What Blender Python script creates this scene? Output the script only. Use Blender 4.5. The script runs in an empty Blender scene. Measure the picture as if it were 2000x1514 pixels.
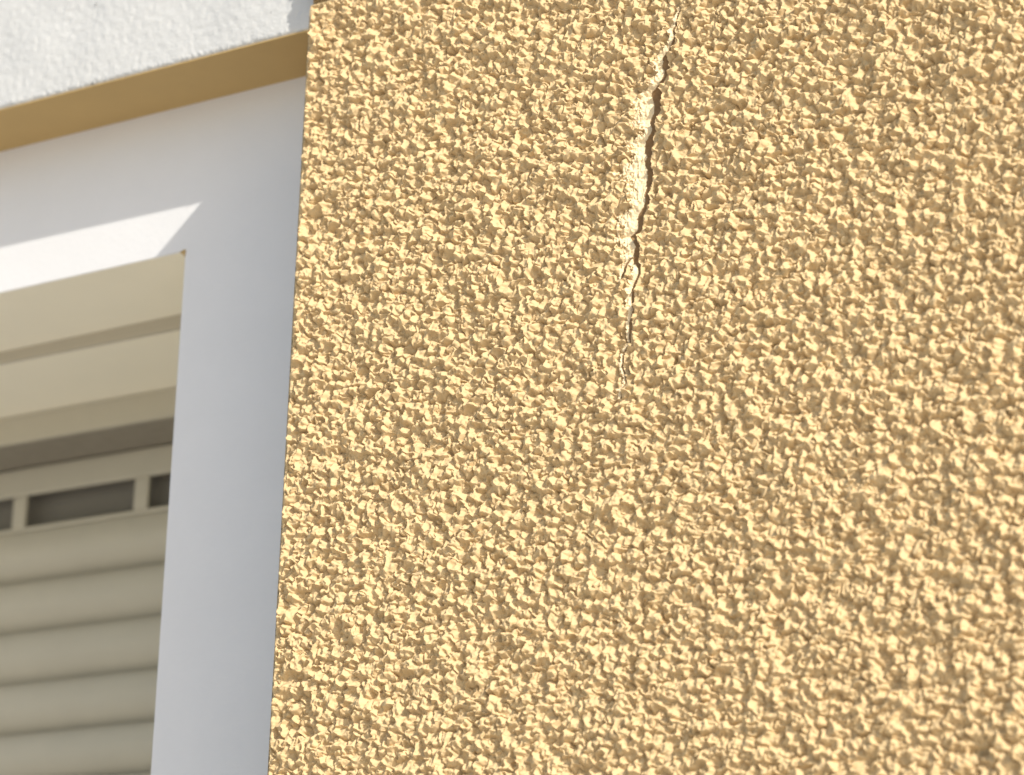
import bpy, math, random
import numpy as np
from mathutils import Matrix, Vector

scene = bpy.context.scene
COL = scene.collection
U = 0.0005            # one modelling unit = half a millimetre
ZG = 2.4              # height of the modelling origin above the ground (m)

def W(x, y, z):
    return (x * U, y * U, z * U + ZG)

# ------------------------------------------------------------------ camera
R = ((0.85930299, 0.51088739, 0.02434003),
     (-0.14369671, 0.28681973, -0.94714608),
     (-0.49086619, 0.81038789, 0.31987789))
cam_d = bpy.data.cameras.new("camera")
cam = bpy.data.objects.new("camera", cam_d)
COL.objects.link(cam)
m = Matrix(((R[0][0], -R[1][0], -R[2][0]),
            (R[0][1], -R[1][1], -R[2][1]),
            (R[0][2], -R[1][2], -R[2][2]))).to_4x4()
m.translation = Vector(W(2454.3, -4051.9, -1599.4))
cam.matrix_world = m
cam_d.sensor_fit = 'HORIZONTAL'
cam_d.sensor_width = 36.0
cam_d.lens = 90.0
cam_d.clip_start = 0.05
cam_d.clip_end = 1000.0
cam_d.dof.use_dof = True
cam_d.dof.focus_distance = 5060 * U
cam_d.dof.aperture_fstop = 4.0
scene.camera = cam
scene.render.filter_size = 1.1
scene.cycles.use_denoising = True

# ------------------------------------------------------------------ sky, sun, exposure
SUN = Vector((2.26, -1.0, 1.40)).normalized()
el = math.asin(SUN.z)
az = math.atan2(SUN.x, SUN.y)          # clockwise from +Y
world = bpy.data.worlds.new("World")
scene.world = world
world.use_nodes = True
wt = world.node_tree
wt.nodes.clear()
sky = wt.nodes.new("ShaderNodeTexSky")
sky.sky_type = 'NISHITA'
sky.sun_disc = False
sky.sun_elevation = el
sky.sun_rotation = az
sky.air_density = 1.0
sky.dust_density = 1.6
sky.ozone_density = 1.0
bg = wt.nodes.new("ShaderNodeBackground")
bg.inputs["Strength"].default_value = 0.132
wo = wt.nodes.new("ShaderNodeOutputWorld")
wt.links.new(sky.outputs[0], bg.inputs[0])
wt.links.new(bg.outputs[0], wo.inputs[0])

sun_d = bpy.data.lights.new("sun", 'SUN')
sun_d.energy = 3.85
sun_d.angle = math.radians(0.53)
sun_d.color = (1.0, 0.965, 0.905)
sun = bpy.data.objects.new("sun", sun_d)
COL.objects.link(sun)
sun.rotation_euler = (-SUN).to_track_quat('-Z', 'Y').to_euler()
sun.location = SUN * 30

scene.view_settings.view_transform = 'Standard'
scene.view_settings.look = 'None'
scene.view_settings.gamma = 1.0
scene.view_settings.use_curve_mapping = False
scene.view_settings.exposure = 0.46

# ------------------------------------------------------------------ materials
def material(name, base, rough=0.85, var=0.04, var_scale=6.0, bumps=(), spec=0.25):
    """Principled paint/plaster: slight colour variation and a stack of noise bumps (scale, strength, metres)."""
    mt = bpy.data.materials.new(name)
    mt.use_nodes = True
    t = mt.node_tree
    b = t.nodes["Principled BSDF"]
    b.inputs["Roughness"].default_value = rough
    b.inputs["Specular IOR Level"].default_value = spec
    tc = t.nodes.new("ShaderNodeTexCoord")
    n = t.nodes.new("ShaderNodeTexNoise")
    n.inputs["Scale"].default_value = var_scale
    n.inputs["Detail"].default_value = 6
    n.inputs["Roughness"].default_value = 0.65
    t.links.new(tc.outputs["Object"], n.inputs["Vector"])
    r = t.nodes.new("ShaderNodeValToRGB")
    r.color_ramp.elements[0].position = 0.3
    r.color_ramp.elements[1].position = 0.7
    r.color_ramp.elements[0].color = [c * (1 - var) for c in base] + [1]
    r.color_ramp.elements[1].color = [min(1, c * (1 + var)) for c in base] + [1]
    t.links.new(n.outputs["Fac"], r.inputs["Fac"])
    t.links.new(r.outputs["Color"], b.inputs["Base Color"])
    prev = None
    for sc, st, dist in bumps:
        nn = t.nodes.new("ShaderNodeTexNoise")
        nn.inputs["Scale"].default_value = sc
        nn.inputs["Detail"].default_value = 4
        t.links.new(tc.outputs["Object"], nn.inputs["Vector"])
        bp = t.nodes.new("ShaderNodeBump")
        bp.inputs["Strength"].default_value = st
        bp.inputs["Distance"].default_value = dist
        t.links.new(nn.outputs["Fac"], bp.inputs["Height"])
        if prev:
            t.links.new(prev.outputs["Normal"], bp.inputs["Normal"])
        prev = bp
    if prev:
        t.links.new(prev.outputs["Normal"], b.inputs["Normal"])
    return mt

M_STUCCO = material("ochre_render", (0.58, 0.425, 0.228), 0.9, 0.03, 5.0, spec=0.1)
M_STUCCO_FAR = material("ochre_render_far", (0.58, 0.425, 0.228), 0.9, 0.03, 5.0, ((90, 1.0, 0.02), (220, 0.8, 0.006)), spec=0.1)
M_CORE = material("crack_plaster", (0.78, 0.62, 0.385), 0.95, 0.13, 170.0, ((500, 0.4, 0.002),), spec=0.1)
M_SOFFIT = material("ochre_paint", (0.48, 0.33, 0.14), 0.8, 0.03, 14.0, ((260, 0.12, 0.002),))
M_PANEL = material("white_plaster", (0.57, 0.561, 0.53), 0.9, 0.015, 40.0, ((900, 0.25, 0.0015),))
M_WALL = material("white_paint", (0.72, 0.702, 0.677), 0.85, 0.02, 9.0, ((170, 0.10, 0.003), (520, 0.14, 0.0012)))
M_CREAM = material("cream_paint", (0.90, 0.83, 0.66), 0.7, 0.015, 9.0, ((60, 0.05, 0.002),))
M_SHUT = material("shutter_beige", (0.49, 0.445, 0.34), 0.55, 0.03, 12.0)
M_COVER = material("box_cover_taupe", (0.47, 0.42, 0.32), 0.6, 0.02, 9.0)
M_DEEP = material("crack_shade_brown", (0.26, 0.155, 0.07), 0.95, 0.2, 200.0)  # dark brown paints the lip's shadow into the crack floor
M_GAP = material("gap_shade_brown", (0.29, 0.255, 0.195), 0.9, 0.08, 60.0)  # shade of the gap above the curtain, put into the colour
M_INSIDE = material("slot_dimness", (0.21, 0.19, 0.15), 0.9, 0.04, 3.0)  # darkness behind the slots, painted on a backing sheet
M_SPECK = material("dark_grit", (0.05, 0.045, 0.04), 0.9, 0.1, 50.0)
M_GROUND = material("pale_paving", (0.60, 0.57, 0.52), 0.9, 0.10, 0.8, ((40, 0.3, 0.01),))

# ------------------------------------------------------------------ helpers
def mesh_obj(name, verts, faces, mat, parent=None, smooth=False):
    me = bpy.data.meshes.new(name)
    me.from_pydata([tuple(v) for v in verts], [], faces)
    me.update()
    if smooth:
        me.polygons.foreach_set("use_smooth", [True] * len(me.polygons))
    if mat:
        me.materials.append(mat)
    o = bpy.data.objects.new(name, me)
    COL.objects.link(o)
    if parent:
        o.parent = parent
        o.matrix_parent_inverse = parent.matrix_world.inverted()
    return o

def empty(name, loc, label, cat, group=None):
    o = bpy.data.objects.new(name, None)
    COL.objects.link(o)
    o.location = loc
    o.matrix_world = Matrix.Translation(loc)
    o.empty_display_size = 0.1
    o["label"] = label
    o["category"] = cat
    o["kind"] = "thing"
    if group:
        o["group"] = group
    return o

class Geo:
    def __init__(self):
        self.v = []
        self.f = []
    def hexa(self, p):
        """p: eight points in modelling units, bottom ring 0-3 (counter-clockwise from above), top ring 4-7"""
        b = len(self.v)
        self.v += [W(*q) for q in p]
        for f in ((3, 2, 1, 0), (4, 5, 6, 7), (0, 1, 5, 4), (1, 2, 6, 5), (2, 3, 7, 6), (3, 0, 4, 7)):
            self.f.append(tuple(b + i for i in f))
    def box(self, x0, x1, y0, y1, z0, z1):
        self.hexa([(x0, y0, z0), (x1, y0, z0), (x1, y1, z0), (x0, y1, z0),
                   (x0, y0, z1), (x1, y0, z1), (x1, y1, z1), (x0, y1, z1)])
    def sweep(self, prof, x0, x1, dz0=0.0, dz1=0.0, close=True):
        """closed (y, z) outline pulled along x"""
        b = len(self.v)
        n = len(prof)
        for (y, z) in prof:
            self.v.append(W(x0, y, z + dz0))
        for (y, z) in prof:
            self.v.append(W(x1, y, z + dz1))
        for i in range(n):
            j = (i + 1) % n
            self.f.append((b + i, b + j, b + n + j, b + n + i))
        if close:
            self.f.append(tuple(b + i for i in range(n))[::-1])
            self.f.append(tuple(b + n + i for i in range(n)))
    def make(self, name, mat, parent=None, smooth=False):
        return mesh_obj(name, self.v, self.f, mat, parent, smooth)

def bevel(o, w, seg=2):
    md = o.modifiers.new("bevel", 'BEVEL')
    md.width = w
    md.segments = seg
    md.limit_method = 'ANGLE'
    md.angle_limit = math.radians(50)
    return o

def fftnoise(nz, nx, sp, lo, hi, rng, ax=1.0, az_=1.0):
    w = rng.standard_normal((nz, nx)).astype(np.float32)
    f = np.fft.rfft2(w)
    kz = np.fft.fftfreq(nz, sp)[:, None] * az_
    kx = np.fft.rfftfreq(nx, sp)[None, :] * ax
    k = np.sqrt(kx * kx + kz * kz)
    g = np.exp(-.5 * (np.log(np.maximum(k, 1e-9) * math.sqrt(lo * hi)) / (math.log(hi / lo) / 2)) ** 2)
    n = np.fft.irfft2(f * g, s=(nz, nx))
    return (n / n.std()).astype(np.float32)

SUN_AZ = math.atan2(1.40, 2.26)
def shards(X, Z, pitch, rng, hr=(0, 5.4), jit=.95):
    """thrown render, grains turned to the sun to part lit from shaded: the upper envelope of four-faced grains on a jittered lattice,
    each with one broad face up and to the right and three steeper ones"""
    x0, z0 = X.min() - 3 * pitch, Z.min() - 3 * pitch
    nx = int((X.max() - x0) / pitch) + 5
    nz = int((Z.max() - z0) / pitch) + 5
    px = (np.arange(nx)[None, :] + .5 + jit * (rng.random((nz, nx)) - .5)) * pitch + x0
    pz = (np.arange(nz)[:, None] + .5 + jit * (rng.random((nz, nx)) - .5)) * pitch + z0
    big = rng.random((nz, nx))
    H = hr[0] + (hr[1] - hr[0]) * big
    F = []
    for k in range(4):
        if k == 0:
            a = SUN_AZ + 1.2 * (rng.random((nz, nx)) - .5)  # broad face aimed at the sun, for an even lit side
            s = .44 + .18 * rng.random((nz, nx))
        else:
            a = SUN_AZ + (0, 2.0, math.pi, -2.0)[k] + .7 * (rng.random((nz, nx)) - .5)
            s = .55 + .45 * rng.random((nz, nx))
        F.append(((np.cos(a) * s).astype(np.float32), (np.sin(a) * s).astype(np.float32)))
    ix = ((X - x0) / pitch).astype(np.int32)
    iz = ((Z - z0) / pitch).astype(np.int32)
    h = np.full(X.shape, -1e9, np.float32)
    for dj in (-1, 0, 1):
        for di in (-1, 0, 1):
            a = iz + dj
            b = ix + di
            dx = (X - px[a, b]).astype(np.float32)
            dz = (Z - pz[a, b]).astype(np.float32)
            mm = None
            for c, q in F:
                v = c[a, b] * dx + q[a, b] * dz
                mm = v if mm is None else np.maximum(mm, v)
            np.maximum(h, (H[a, b] - mm).astype(np.float32), out=h)
    return h

def roughcast(xs, zs, sp, seed):
    rng = np.random.default_rng(seed)
    nz, nx = len(zs), len(xs)
    X, Z = np.meshgrid(xs / 1.08, zs)
    X = X.astype(np.float32)
    Z = Z.astype(np.float32)
    wx = fftnoise(nz, nx, sp, 18, 40, rng) * 3.0 + fftnoise(nz, nx, sp, 7, 12, rng) * .4
    wz = fftnoise(nz, nx, sp, 18, 40, rng) * 3.0 + fftnoise(nz, nx, sp, 7, 12, rng) * .4
    h = shards(X + wx, Z + wz, 19.0, rng)
    h += fftnoise(nz, nx, sp, 8, 14, rng) * .10 + fftnoise(nz, nx, sp, 22, 60, rng) * .4 + fftnoise(nz, nx, sp, 120, 300, rng) * .8
    return (h - h.mean()) * 2.0

def grid_obj(name, P, keep, mat, parent, smooth=False):
    """P: nz x nx x 3 world points, keep: (nz-1) x (nx-1) faces"""
    nz, nx = P.shape[:2]
    idx = np.arange(nz * nx, dtype=np.int32).reshape(nz, nx)
    q = np.stack([idx[:-1, :-1], idx[:-1, 1:], idx[1:, 1:], idx[1:, :-1]], -1)[keep]
    used = np.zeros(nz * nx, bool)
    used[q.ravel()] = True
    remap = np.cumsum(used).astype(np.int32) - 1
    q = remap[q]
    v = P.reshape(-1, 3)[used].astype(np.float32)
    me = bpy.data.meshes.new(name)
    me.vertices.add(len(v))
    me.vertices.foreach_set("co", v.ravel())
    me.loops.add(q.size)
    me.loops.foreach_set("vertex_index", q.ravel())
    me.polygons.add(len(q))
    me.polygons.foreach_set("loop_start", np.arange(0, q.size, 4, dtype=np.int32))
    me.polygons.foreach_set("use_smooth", np.full(len(q), smooth))
    me.update(calc_edges=True)
    me.materials.append(mat)
    o = bpy.data.objects.new(name, me)
    COL.objects.link(o)
    o.parent = parent
    o.matrix_parent_inverse = parent.matrix_world.inverted()
    return o

# ------------------------------------------------------------------ ground
g = Geo()
g.v = [(-300, -300, 0), (300, -300, 0), (300, 300, 0), (-300, 300, 0)]
g.f = [(0, 1, 2, 3)]
ground = g.make("ground", M_GROUND)
ground["kind"] = "structure"

# ------------------------------------------------------------------ main dimensions (modelling units)
YC0 = -13.0          # face of the ochre coat
X0 = -530.0          # left arris of the ochre wall
SLOPE = 0.735        # splay of its hidden left side, shaped to cast the diagonal shadow
ZS = 952.5           # underside of the lintel
YP = 85.0            # face of the white lintel
GV = 66.0            # height of the groove over the set-back, added to trim the cast shadow
YU = 48.0            # face of the ochre wall above the set-back
YR = 275.0           # face of the recessed white wall
GZ = -ZG / U         # ground
TOP = 7200.0         # top of the building
XL, XR = -7000.0, 7000.0

# ------------------------------------------------------------------ ochre wall
wall = empty("stucco_wall", W(200, 0, GZ), "rough ochre stucco wall with a long vertical crack, right of the white window recess", "wall")
SP = 1.65
xs = np.arange(X0, 1150, SP)
zs = np.arange(ZS - SP * round(1900 / SP), ZS + .01, SP)
h = roughcast(xs, zs, SP, 11)
nz, nx = h.shape
X, Z = np.meshgrid(xs, zs)

# the crack: line of its right lip, in wall coordinates, found from the camera
def onwall(px, py):
    d = np.array([px - 1000.0, py - 757.0, 5000.0]) @ np.array(R)
    c = np.array([2454.3, -4051.9, -1599.4])
    p = c + d * ((YC0 - c[1]) / d[1])
    return p[0], p[2]
LIP = [(1331, 12, 1, 1), (1322, 44, 1.5, 4), (1318, 58, 3, 5), (1324, 68, 4, 5), (1315, 83, 5, 7), (1313, 97, 6, 9), (1304, 109, 7, 12), (1306, 120, 8, 12),
       (1308, 132, 8, 9), (1303, 146, 8, 11), (1297, 160, 10, 14), (1291, 173, 11, 17), (1295, 187, 13, 22), (1294, 201, 12, 26),
       (1290, 217, 11, 25), (1284, 231, 10, 18), (1281, 240, 9, 14), (1281, 257, 8, 14), (1277, 268, 11, 20), (1277, 282, 12, 24),
       (1272, 301, 10, 26), (1269, 312, 9, 30), (1275, 324, 10, 36), (1278, 338, 8, 38), (1273, 355, 8, 34), (1268, 377, 7, 28),
       (1270, 389, 6, 28), (1261, 412, 9, 27), (1256, 429, 10, 28), (1253, 448, 9, 27), (1244, 467, 8, 20), (1247, 488, 9, 15),
       (1248, 507, 8, 10), (1252, 516, 5, 9), (1249, 528, 4, 9), (1244, 548, 4, 8), (1241, 569, 4, 7), (1238, 594, 3.5, 7),
       (1239, 609, 3.5, 6), (1234, 628, 4, 5), (1236, 640, 5, 5), (1231, 656, 3.5, 3), (1227, 671, 2.5, 3), (1222, 693, 2.5, 3),
       (1216, 715, 2.5, 2), (1223, 737, 2, 3), (1219, 755, 2, 3), (1211, 780, 1.5, 2)]
FORK = [(1240, 500, 2, 1), (1231, 508, 4, 3), (1223, 519, 4, 4), (1224, 528, 4, 3), (1217, 540, 3.5, 3), (1211, 552, 2, 2)]
rngc = np.random.default_rng(5)
def rows(path):
    pts = sorted((onwall(a, b)[1], onwall(a, b)[0], w, bb) for a, b, w, bb in path)
    zz = [p[0] for p in pts]
    n1 = np.interp(np.arange(nz), np.arange(0, nz, 7), rngc.standard_normal(len(range(0, nz, 7))))
    n2 = np.interp(np.arange(nz), np.arange(0, nz, 8), rngc.standard_normal(len(range(0, nz, 8))))
    n3 = np.interp(np.arange(nz), np.arange(0, nz, 11), rngc.standard_normal(len(range(0, nz, 11))))
    xc = np.interp(zs, zz, [p[1] for p in pts]) + n1 * 2.0
    w = np.interp(zs, zz, [p[2] for p in pts]) * 1.9 * (1 + .18 * n2)
    b = np.interp(zs, zz, [p[3] for p in pts]) * 1.22 * (1 + .2 * n3)
    on = (zs >= zz[0]) & (zs <= zz[-1])
    return xc, np.clip(w, 4.0, None), np.clip(b, 4.5, None), on
crack_mask = np.zeros((nz, nx), bool)
deep_mask = np.zeros((nz, nx), bool)
stri = fftnoise(nz, nx, SP, 6, 14, rngc, 1.0, 2.6)
stri2 = fftnoise(nz, nx, SP, 8, 26, rngc)
for path in (LIP, FORK):
    xc, w, b, on = rows(path)
    u = X - xc[:, None]
    wv, bv = w[:, None], b[:, None]
    d1 = np.maximum(.46 * wv - 1.0, 1.2)          # depth where the lip's shadow ends
    floor = -d1 - 2.0 * np.clip(3 * (1 + u / wv), 0, 1)
    t = np.clip((-u - wv) / bv, 0, 1)
    flank = -d1 * (1 - t) + 2.2 * t + stri * np.minimum(.10 * bv, 1.5) * np.sin(np.clip(t, 0, 1) * math.pi)
    prof = np.where(u > -wv, floor, flank)
    bv = np.maximum(bv * (1 + .16 * stri2) + 1.5 * stri2 * np.clip(bv / 12, 0, 1), .8)
    t = np.clip((-u - wv) / bv, 0, 1)
    flank = -d1 * (1 - t) + 2.6 * t + stri * np.minimum(.06 * bv, 1.0) * np.sin(np.clip(t, 0, 1) * math.pi)
    prof = np.where(u > -wv, floor, flank)
    inside = on[:, None] & (u <= 0) & (u >= -wv - bv)
    fade = np.clip((u + wv + bv) / np.maximum(.18 * bv, 2.0), 0, 1)
    h = np.where(inside, h * (1 - fade) + prof * fade, h)
    lip = on[:, None] & (u > 0) & (u < 9)
    h = np.where(lip, np.maximum(h, h * (u / 9) + (1 - u / 9) * np.minimum(1.2, wv * .2)), h)
    crack_mask |= inside & (fade > .35)
    deep_mask |= on[:, None] & (u <= 1.5) & (u > -wv)
# soft arris on the left and at the set-back
t = np.clip((X - X0) / 6.0, 0, 1)
h = h * np.clip((X - X0) / 9.0, .1, 1) - 5.0 * (1 - np.sqrt(np.clip(1 - (1 - t) ** 2, 0, 1)))
t = np.clip((ZS - Z) / 6.0, 0, 1)
h = h * np.clip((ZS - Z) / 8.0, 0, 1) - 3.0 * (1 - np.sqrt(np.clip(1 - (1 - t) ** 2, 0, 1)))
# grains flattened at the top corner so its cast shadow has a clean edge
damp = np.clip(np.maximum((X - X0) / 34.0, (ZS - Z) / 60.0), 0, 1)
h = np.where(h > 0, h * damp, h)
edge = np.interp(np.arange(nz), np.arange(0, nz, 7), rngc.standard_normal(len(range(0, nz, 7)))) * .8
Xj = X + edge[:, None] * np.clip(1 - (X - X0) / 20, 0, 1) * damp
P = np.stack([Xj * U, (YC0 - h) * U, Z * U + ZG], -1)
df = deep_mask[:-1, :-1] & deep_mask[1:, 1:]
cf = (crack_mask[:-1, :-1] | crack_mask[1:, 1:]) & ~df
grid_obj("render_coat", P, ~(cf | df), M_STUCCO, wall)
crack = grid_obj("crack", P, df, M_DEEP, wall)
crack["label"] = "long jagged vertical crack, dark inside"
torn = grid_obj("torn_plaster", P, cf, M_CORE, crack)
torn["label"] = "torn pale plaster along the left lip of the crack"

# same coat above the set-back, at the top left corner of the picture
xs2 = np.arange(-574.0, -150, SP)
zs2 = np.arange(ZS + GV, ZS + 330, SP)
h2 = roughcast(xs2, zs2, SP, 23)
X2, Z2 = np.meshgrid(xs2, zs2)
t = np.clip((X2 + 574.0) / 6.0, 0, 1)
h2 = h2 * np.clip((X2 + 574.0) / 9.0, .1, 1) - 5.0 * (1 - np.sqrt(np.clip(1 - (1 - t) ** 2, 0, 1)))
damp2 = np.clip(np.maximum((X2 + 574.0) / 34.0, (Z2 - ZS - GV) / 50.0), 0, 1)  # grains flattened here too, for a clean cast shadow
h2 = np.where(h2 > 0, h2 * damp2, h2)
P2 = np.stack([X2 * U, (YU - h2) * U, Z2 * U + ZG], -1)
grid_obj("render_coat", P2, np.ones((len(zs2) - 1, len(xs2) - 1), bool), M_STUCCO, wall)

# the solid wall behind, splayed on its hidden left side; plainer render beyond the picture
def wedge(geo, y0, z0, z1, xref, yref, xr, y1=YR + 400):
    xa = xref - SLOPE * (y0 - yref)
    xb = xref - SLOPE * (y1 - yref)
    geo.hexa([(xa, y0, z0), (xr, y0, z0), (xr, y1, z0), (xb, y1, z0), (xa, y0, z1), (xr, y0, z1), (xr, y1, z1), (xb, y1, z1)])
g = Geo()
wedge(g, YC0 + 15.0, GZ, ZS - 1.0, X0 - 1.0, YC0 + 2.0, XR)
wedge(g, YP + 1.0, ZS - 1.0, ZS + GV, -572.5, YU + 9.0, XR)
wedge(g, YU + 15.0, ZS + GV, TOP, -572.5, YU + 9.0, XR)
g.make("wall_core", M_STUCCO_FAR, wall)
g = Geo()
g.box(X0, XR, YC0 - 1.0, YC0 + 14.9, GZ, zs[0] - .5)
g.box(xs[-1] + .5, XR, YC0 - 1.0, YC0 + 14.9, zs[0], ZS - 2)
g.box(xs2[-1] + .5, XR, YU - 1, YU + 14.9, ZS + GV, zs2[-1])
g.box(-574.0, XR, YU - 1, YU + 14.9, zs2[-1] + .5, TOP)
far = g.make("outer_render", M_STUCCO_FAR, wall)

# ------------------------------------------------------------------ white lintel with ochre underside
lin = empty("lintel", W(-1500, YP, ZS), "white textured plaster lintel band with a smooth ochre underside, above the window", "lintel")
sp = 2.4
xs3 = np.arange(-1900.0, -560.0, sp)
zl = np.arange(0, 430, sp)
rng = np.random.default_rng(3)
n3z, n3x = len(zl), len(xs3)
hh = (fftnoise(n3z, n3x, sp, 9, 22, rng, 0.7, 1.3) * .09 + fftnoise(n3z, n3x, sp, 22, 60, rng) * .25
      + fftnoise(n3z, n3x, sp, 5.5, 10, rng, 0.7, 1.3) * .19 + fftnoise(n3z, n3x, sp, 200, 500, rng) * 1.2)
X3, Z3 = np.meshgrid(xs3, zl)
RB = 12.0
t = np.clip(Z3 / RB, 0, 1)
rag = fftnoise(n3z, n3x, sp, 10, 30, rng)
hh = hh - RB * (1 - np.sqrt(np.clip(1 - (1 - t) ** 2, 0, 1))) + rag * .6 * (1 - np.clip(Z3 / 24, 0, 1))
ZB = ZS + 2.8 + np.interp(X3, [-1900, -560], [0, 0]) + rag[0][None, :] * .7 * (1 - np.clip(Z3 / 20, 0, 1))
P3 = np.stack([X3 * U, (YP - hh) * U, (ZB + Z3) * U + ZG], -1)
grid_obj("plaster_face", P3, np.ones((n3z - 1, n3x - 1), bool), M_PANEL, lin, smooth=True)
g = Geo()
g.box(XL, -560, YP + 16, YR + 398, ZS + 4.5, TOP)
g.box(XL, -1900.5, YP, YP + 15.9, ZS + 5, TOP)
g.box(-1900, -560, YP, YP + 15.9, ZS + 432, TOP)
g.make("lintel_body", M_PANEL, lin)
g = Geo()
g.hexa([(XL, YP + 3, ZS), (-500, YP + 3, ZS), (-500, YR + 3, ZS), (XL, YR + 3, ZS),
        (XL, YP + 3, ZS + 4.2), (-500, YP + 3, ZS + 4.2), (-500, YR + 3, ZS + 4.2), (XL, YR + 3, ZS + 4.2)])
sof = g.make("soffit", M_SOFFIT, lin)
sof["label"] = "smooth ochre painted underside of the white lintel"
bevel(sof, 1.5 * U)
def onpanel(px, py):
    d = np.array([px - 1000.0, py - 757.0, 5000.0]) @ np.array(R)
    c = np.array([2454.3, -4051.9, -1599.4])
    return c + d * ((YP - 1 - c[1]) / d[1])
for k, (px, py, s) in enumerate(((187, 8, 2.2), (160, 124, 2.0), (179, 163, 2.6), (183, 167, 1.6), (529, 24, 1.5))):
    p = onpanel(px, py)
    rr = random.Random(k)
    vs = []
    for i in range(6):
        a = i * math.pi / 3
        q = s * rr.uniform(.7, 1.3)
        vs.append(W(p[0] + q * math.cos(a), p[1] + .5, p[2] + q * math.sin(a)))
    vs.append(W(p[0], p[1] - s * .6, p[2]))
    mesh_obj("grit_speck", vs, [(i, (i + 1) % 6, 6) for i in range(6)], M_SPECK, lin)

# ------------------------------------------------------------------ recessed white wall round the window
rec = empty("recessed_wall", W(-1500, YR, GZ), "smooth white wall set back under the lintel, framing the shuttered window", "wall")
HR = (-1060.0, 578.5)     # head of the opening: right corner, and a point at the left of the picture
HL = (-1623.4, 572.3)
JB = -1054.9              # jamb at z = -641
def head(x):
    return HR[1] + (HL[1] - HR[1]) * (x - HR[0]) / (HL[0] - HR[0])
def jamb(z):
    return HR[0] + (JB - HR[0]) * (z - HR[1]) / (-641.5 - HR[1])
XW0, ZW0 = -3300.0, -1900.0
ox = [XL, XW0, HR[0], -560.0]
g = Geo()
# front face as four plates round the opening, with the reveals as inner faces of a 330-deep block
Y2 = 601.0
o00 = (XW0, ZW0); o10 = (jamb(ZW0), ZW0); o11 = HR; o01 = (XW0, head(XW0))
def ring(y):
    return [(XL, y, GZ), (-560, y, GZ), (-560, y, ZS + 3), (XL, y, ZS + 3),
            (o00[0], y, o00[1]), (o10[0], y, o10[1]), (o11[0], y, o11[1]), (o01[0], y, o01[1])]
b = 0
g.v = [W(*p) for p in ring(YR)] + [W(*p) for p in ring(YR + 318)]
g.f = [(0, 1, 5, 4), (1, 2, 6, 5), (2, 3, 7, 6), (3, 0, 4, 7),
       (4, 5, 13, 12), (5, 6, 14, 13), (6, 7, 15, 14), (7, 4, 12, 15),
       (8, 12, 13, 9), (9, 13, 14, 10), (10, 14, 15, 11), (11, 15, 12, 8)]
wb = g.make("wall_face", M_WALL, rec)
bevel(wb, 3.0 * U, 3)
# cream lining of the opening (head and right jamb)
g = Geo()
g.hexa([(XW0, YR + 4, head(XW0) - 1.5), (HR[0] - 1, YR + 4, HR[1] - 1.5), (HR[0] - 1, Y2 - 1, HR[1] - 1.5), (XW0, Y2 - 1, head(XW0) - 1.5),
        (XW0, YR + 4, head(XW0) + 4), (HR[0] - 1, YR + 4, HR[1] + 4), (HR[0] - 1, Y2 - 1, HR[1] + 4), (XW0, Y2 - 1, head(XW0) + 4)])
hl = g.make("head_lining", M_CREAM, rec)
hl["label"] = "cream painted head of the window reveal"
g = Geo()
g.hexa([(HR[0] - 3, YR + 4, HR[1] - 2), (HR[0] + 3, YR + 4, HR[1] - 2), (HR[0] + 3, 1140, HR[1] - 2), (HR[0] - 3, 1140, HR[1] - 2)][0:0] or
       [(jamb(ZW0) - 2, YR + 4, ZW0), (jamb(ZW0) + 3, YR + 4, ZW0), (jamb(ZW0) + 3, 1200, ZW0), (jamb(ZW0) - 2, 1200, ZW0),
        (HR[0] - 2, YR + 4, HR[1] - 2), (HR[0] + 3, YR + 4, HR[1] - 2), (HR[0] + 3, 1200, HR[1] - 2), (HR[0] - 2, 1200, HR[1] - 2)])
g.make("jamb_lining", M_CREAM, rec)

g = Geo()
hx, hz = HR[0] - 1.5, HR[1] - 2.0
g.v = [W(hx, YR - 2.5, hz + 5), W(hx - 15, YR - 1.5, hz), W(hx - 4, YR - 2.5, hz - 5), W(hx + 1, YR - 2.0, hz - 13), W(hx + 4, YR - 1.5, hz + 2),
       W(hx, YR + 9, hz + 5), W(hx - 15, YR + 9, hz), W(hx - 4, YR + 9, hz - 5), W(hx + 1, YR + 9, hz - 13), W(hx + 4, YR + 9, hz + 2)]
g.f = [(0, 1, 2, 3, 4), (9, 8, 7, 6, 5)] + [(i, i + 5, (i + 1) % 5 + 5, (i + 1) % 5) for i in range(5)]
fl = g.make("corner_filler", M_SOFFIT, rec)
fl["label"] = "dab of brown filler in the top corner of the window opening"

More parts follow.
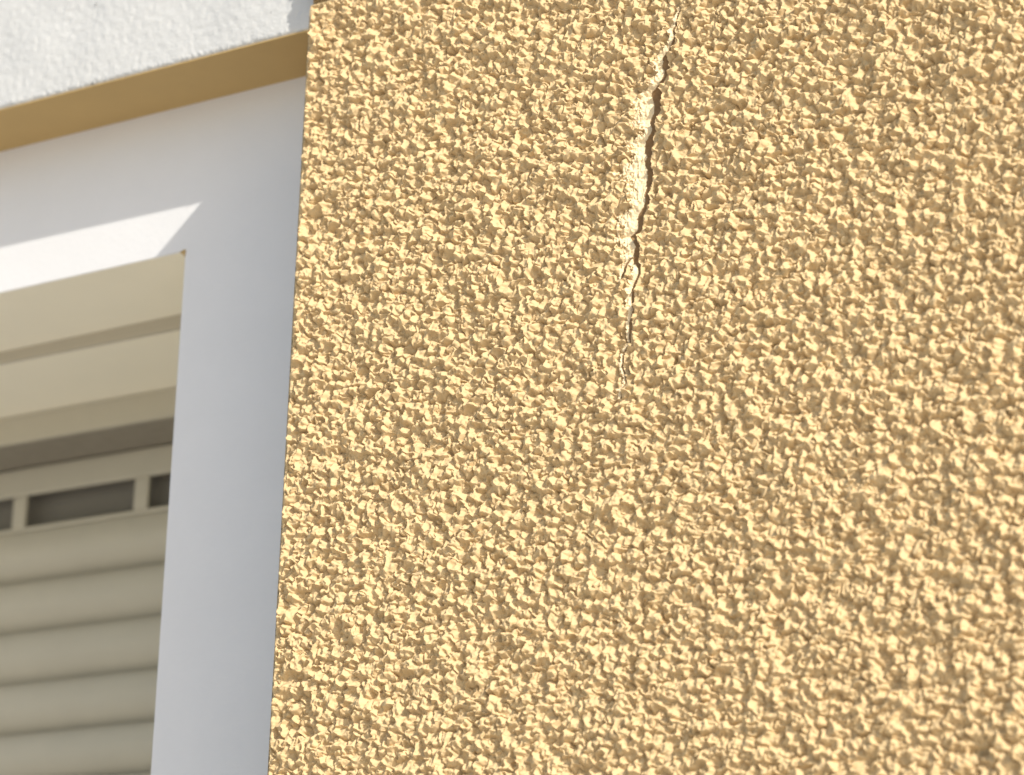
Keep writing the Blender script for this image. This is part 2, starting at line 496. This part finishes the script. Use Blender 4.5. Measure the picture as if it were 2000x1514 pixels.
# ------------------------------------------------------------------ roller shutter deep in the opening
sh = empty("roller_shutter", W(-2000, 1148, ZW0), "beige roller shutter with curved slats and a slotted top slat, closed inside the window recess", "shutter")
XA, XB = XW0 + 2, -1064.0
YB, YC, YD = 601.0, 960.0, 1148.0
ZB_, ZD_ = 537.5, 458.3
g = Geo(); g.box(XA, XB, YB, YB + 14, ZB_, 640.0)
bevel(g.make("box_cover", M_COVER, sh), 3 * U)
g = Geo(); g.box(XA, XB, YB + 14.5, YC + 20, ZB_ + 1.5, 640.0)
us = g.make("box_underside", M_CREAM, sh)
us["label"] = "cream underside of the shutter box"
g = Geo(); g.box(XA, XB, YC, YC + 14, ZD_, ZB_ + 1)
lf = bevel(g.make("lower_fascia", M_SHUT, sh), 3 * U)
g = Geo(); g.box(XA, XB, YC + 14.5, YD + 60, ZD_ + 1.5, ZB_ - 4)
g.make("gap_shade_block", M_GAP, sh)  # dark block standing in for the shaded gap above the curtain
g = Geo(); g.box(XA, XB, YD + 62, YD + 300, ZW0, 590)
g.make("dim_backing", M_INSIDE, sh)
# slotted slat
zt, zs1, zs0, zbm = 456.0, 374.5, 283.0, 268.0
g = Geo()
g.box(XA, XB, YD, YD + 14, zs1, zt)
g.box(XA, XB, YD, YD + 14, zbm, zs0)
bars = []
x = -1866.0
while x > XA: bars.append(x); x -= 433.0
x = -1866.0 + 433.0
while x < XB: bars.append(x); x += 433.0
for x in bars:
    g.box(x - 25, x + 25, YD + .6, YD + 13.4, zs0 - 1, zs1 + 1)
sl = g.make("slotted_slat", M_SHUT, sh)
sl["label"] = "top slat pierced by long light slots"
bevel(sl, 6.5 * U, 3)
def slat_profile(z1, z0, first=False):
    """convex slat: bellied front that rolls well back at its foot"""
    pts = [(0.0, -2.0 if first else 22.0), (.04, -5.0 if first else 5.0), (.10, -8.0), (.25, -15.0), (.42, -18.0), (.55, -15.5), (.66, -9.0), (.77, 1.0), (.88, 14.0), (1.0, 30.0)]
    pr = [(YD + 4 + y, z1 + (z0 - z1) * t) for t, y in pts]
    pr += [(YD + 50, z0), (YD + 50, z1)]
    return pr
edges = [266.0, 129.0, -14.0, -158.5, -299.0, -434.0]
while edges[-1] > ZW0 + 150:
    edges.append(edges[-1] - 141.0)
for z1, z0 in zip(edges[:-1], edges[1:]):
    g = Geo()
    g.sweep(slat_profile(z1 - .5, z0 + .5, z1 == edges[0]), XA, XB)
    o = g.make("slat", M_SHUT, sh, smooth=True)
    md = o.modifiers.new("split", 'EDGE_SPLIT')
    md.split_angle = math.radians(40)
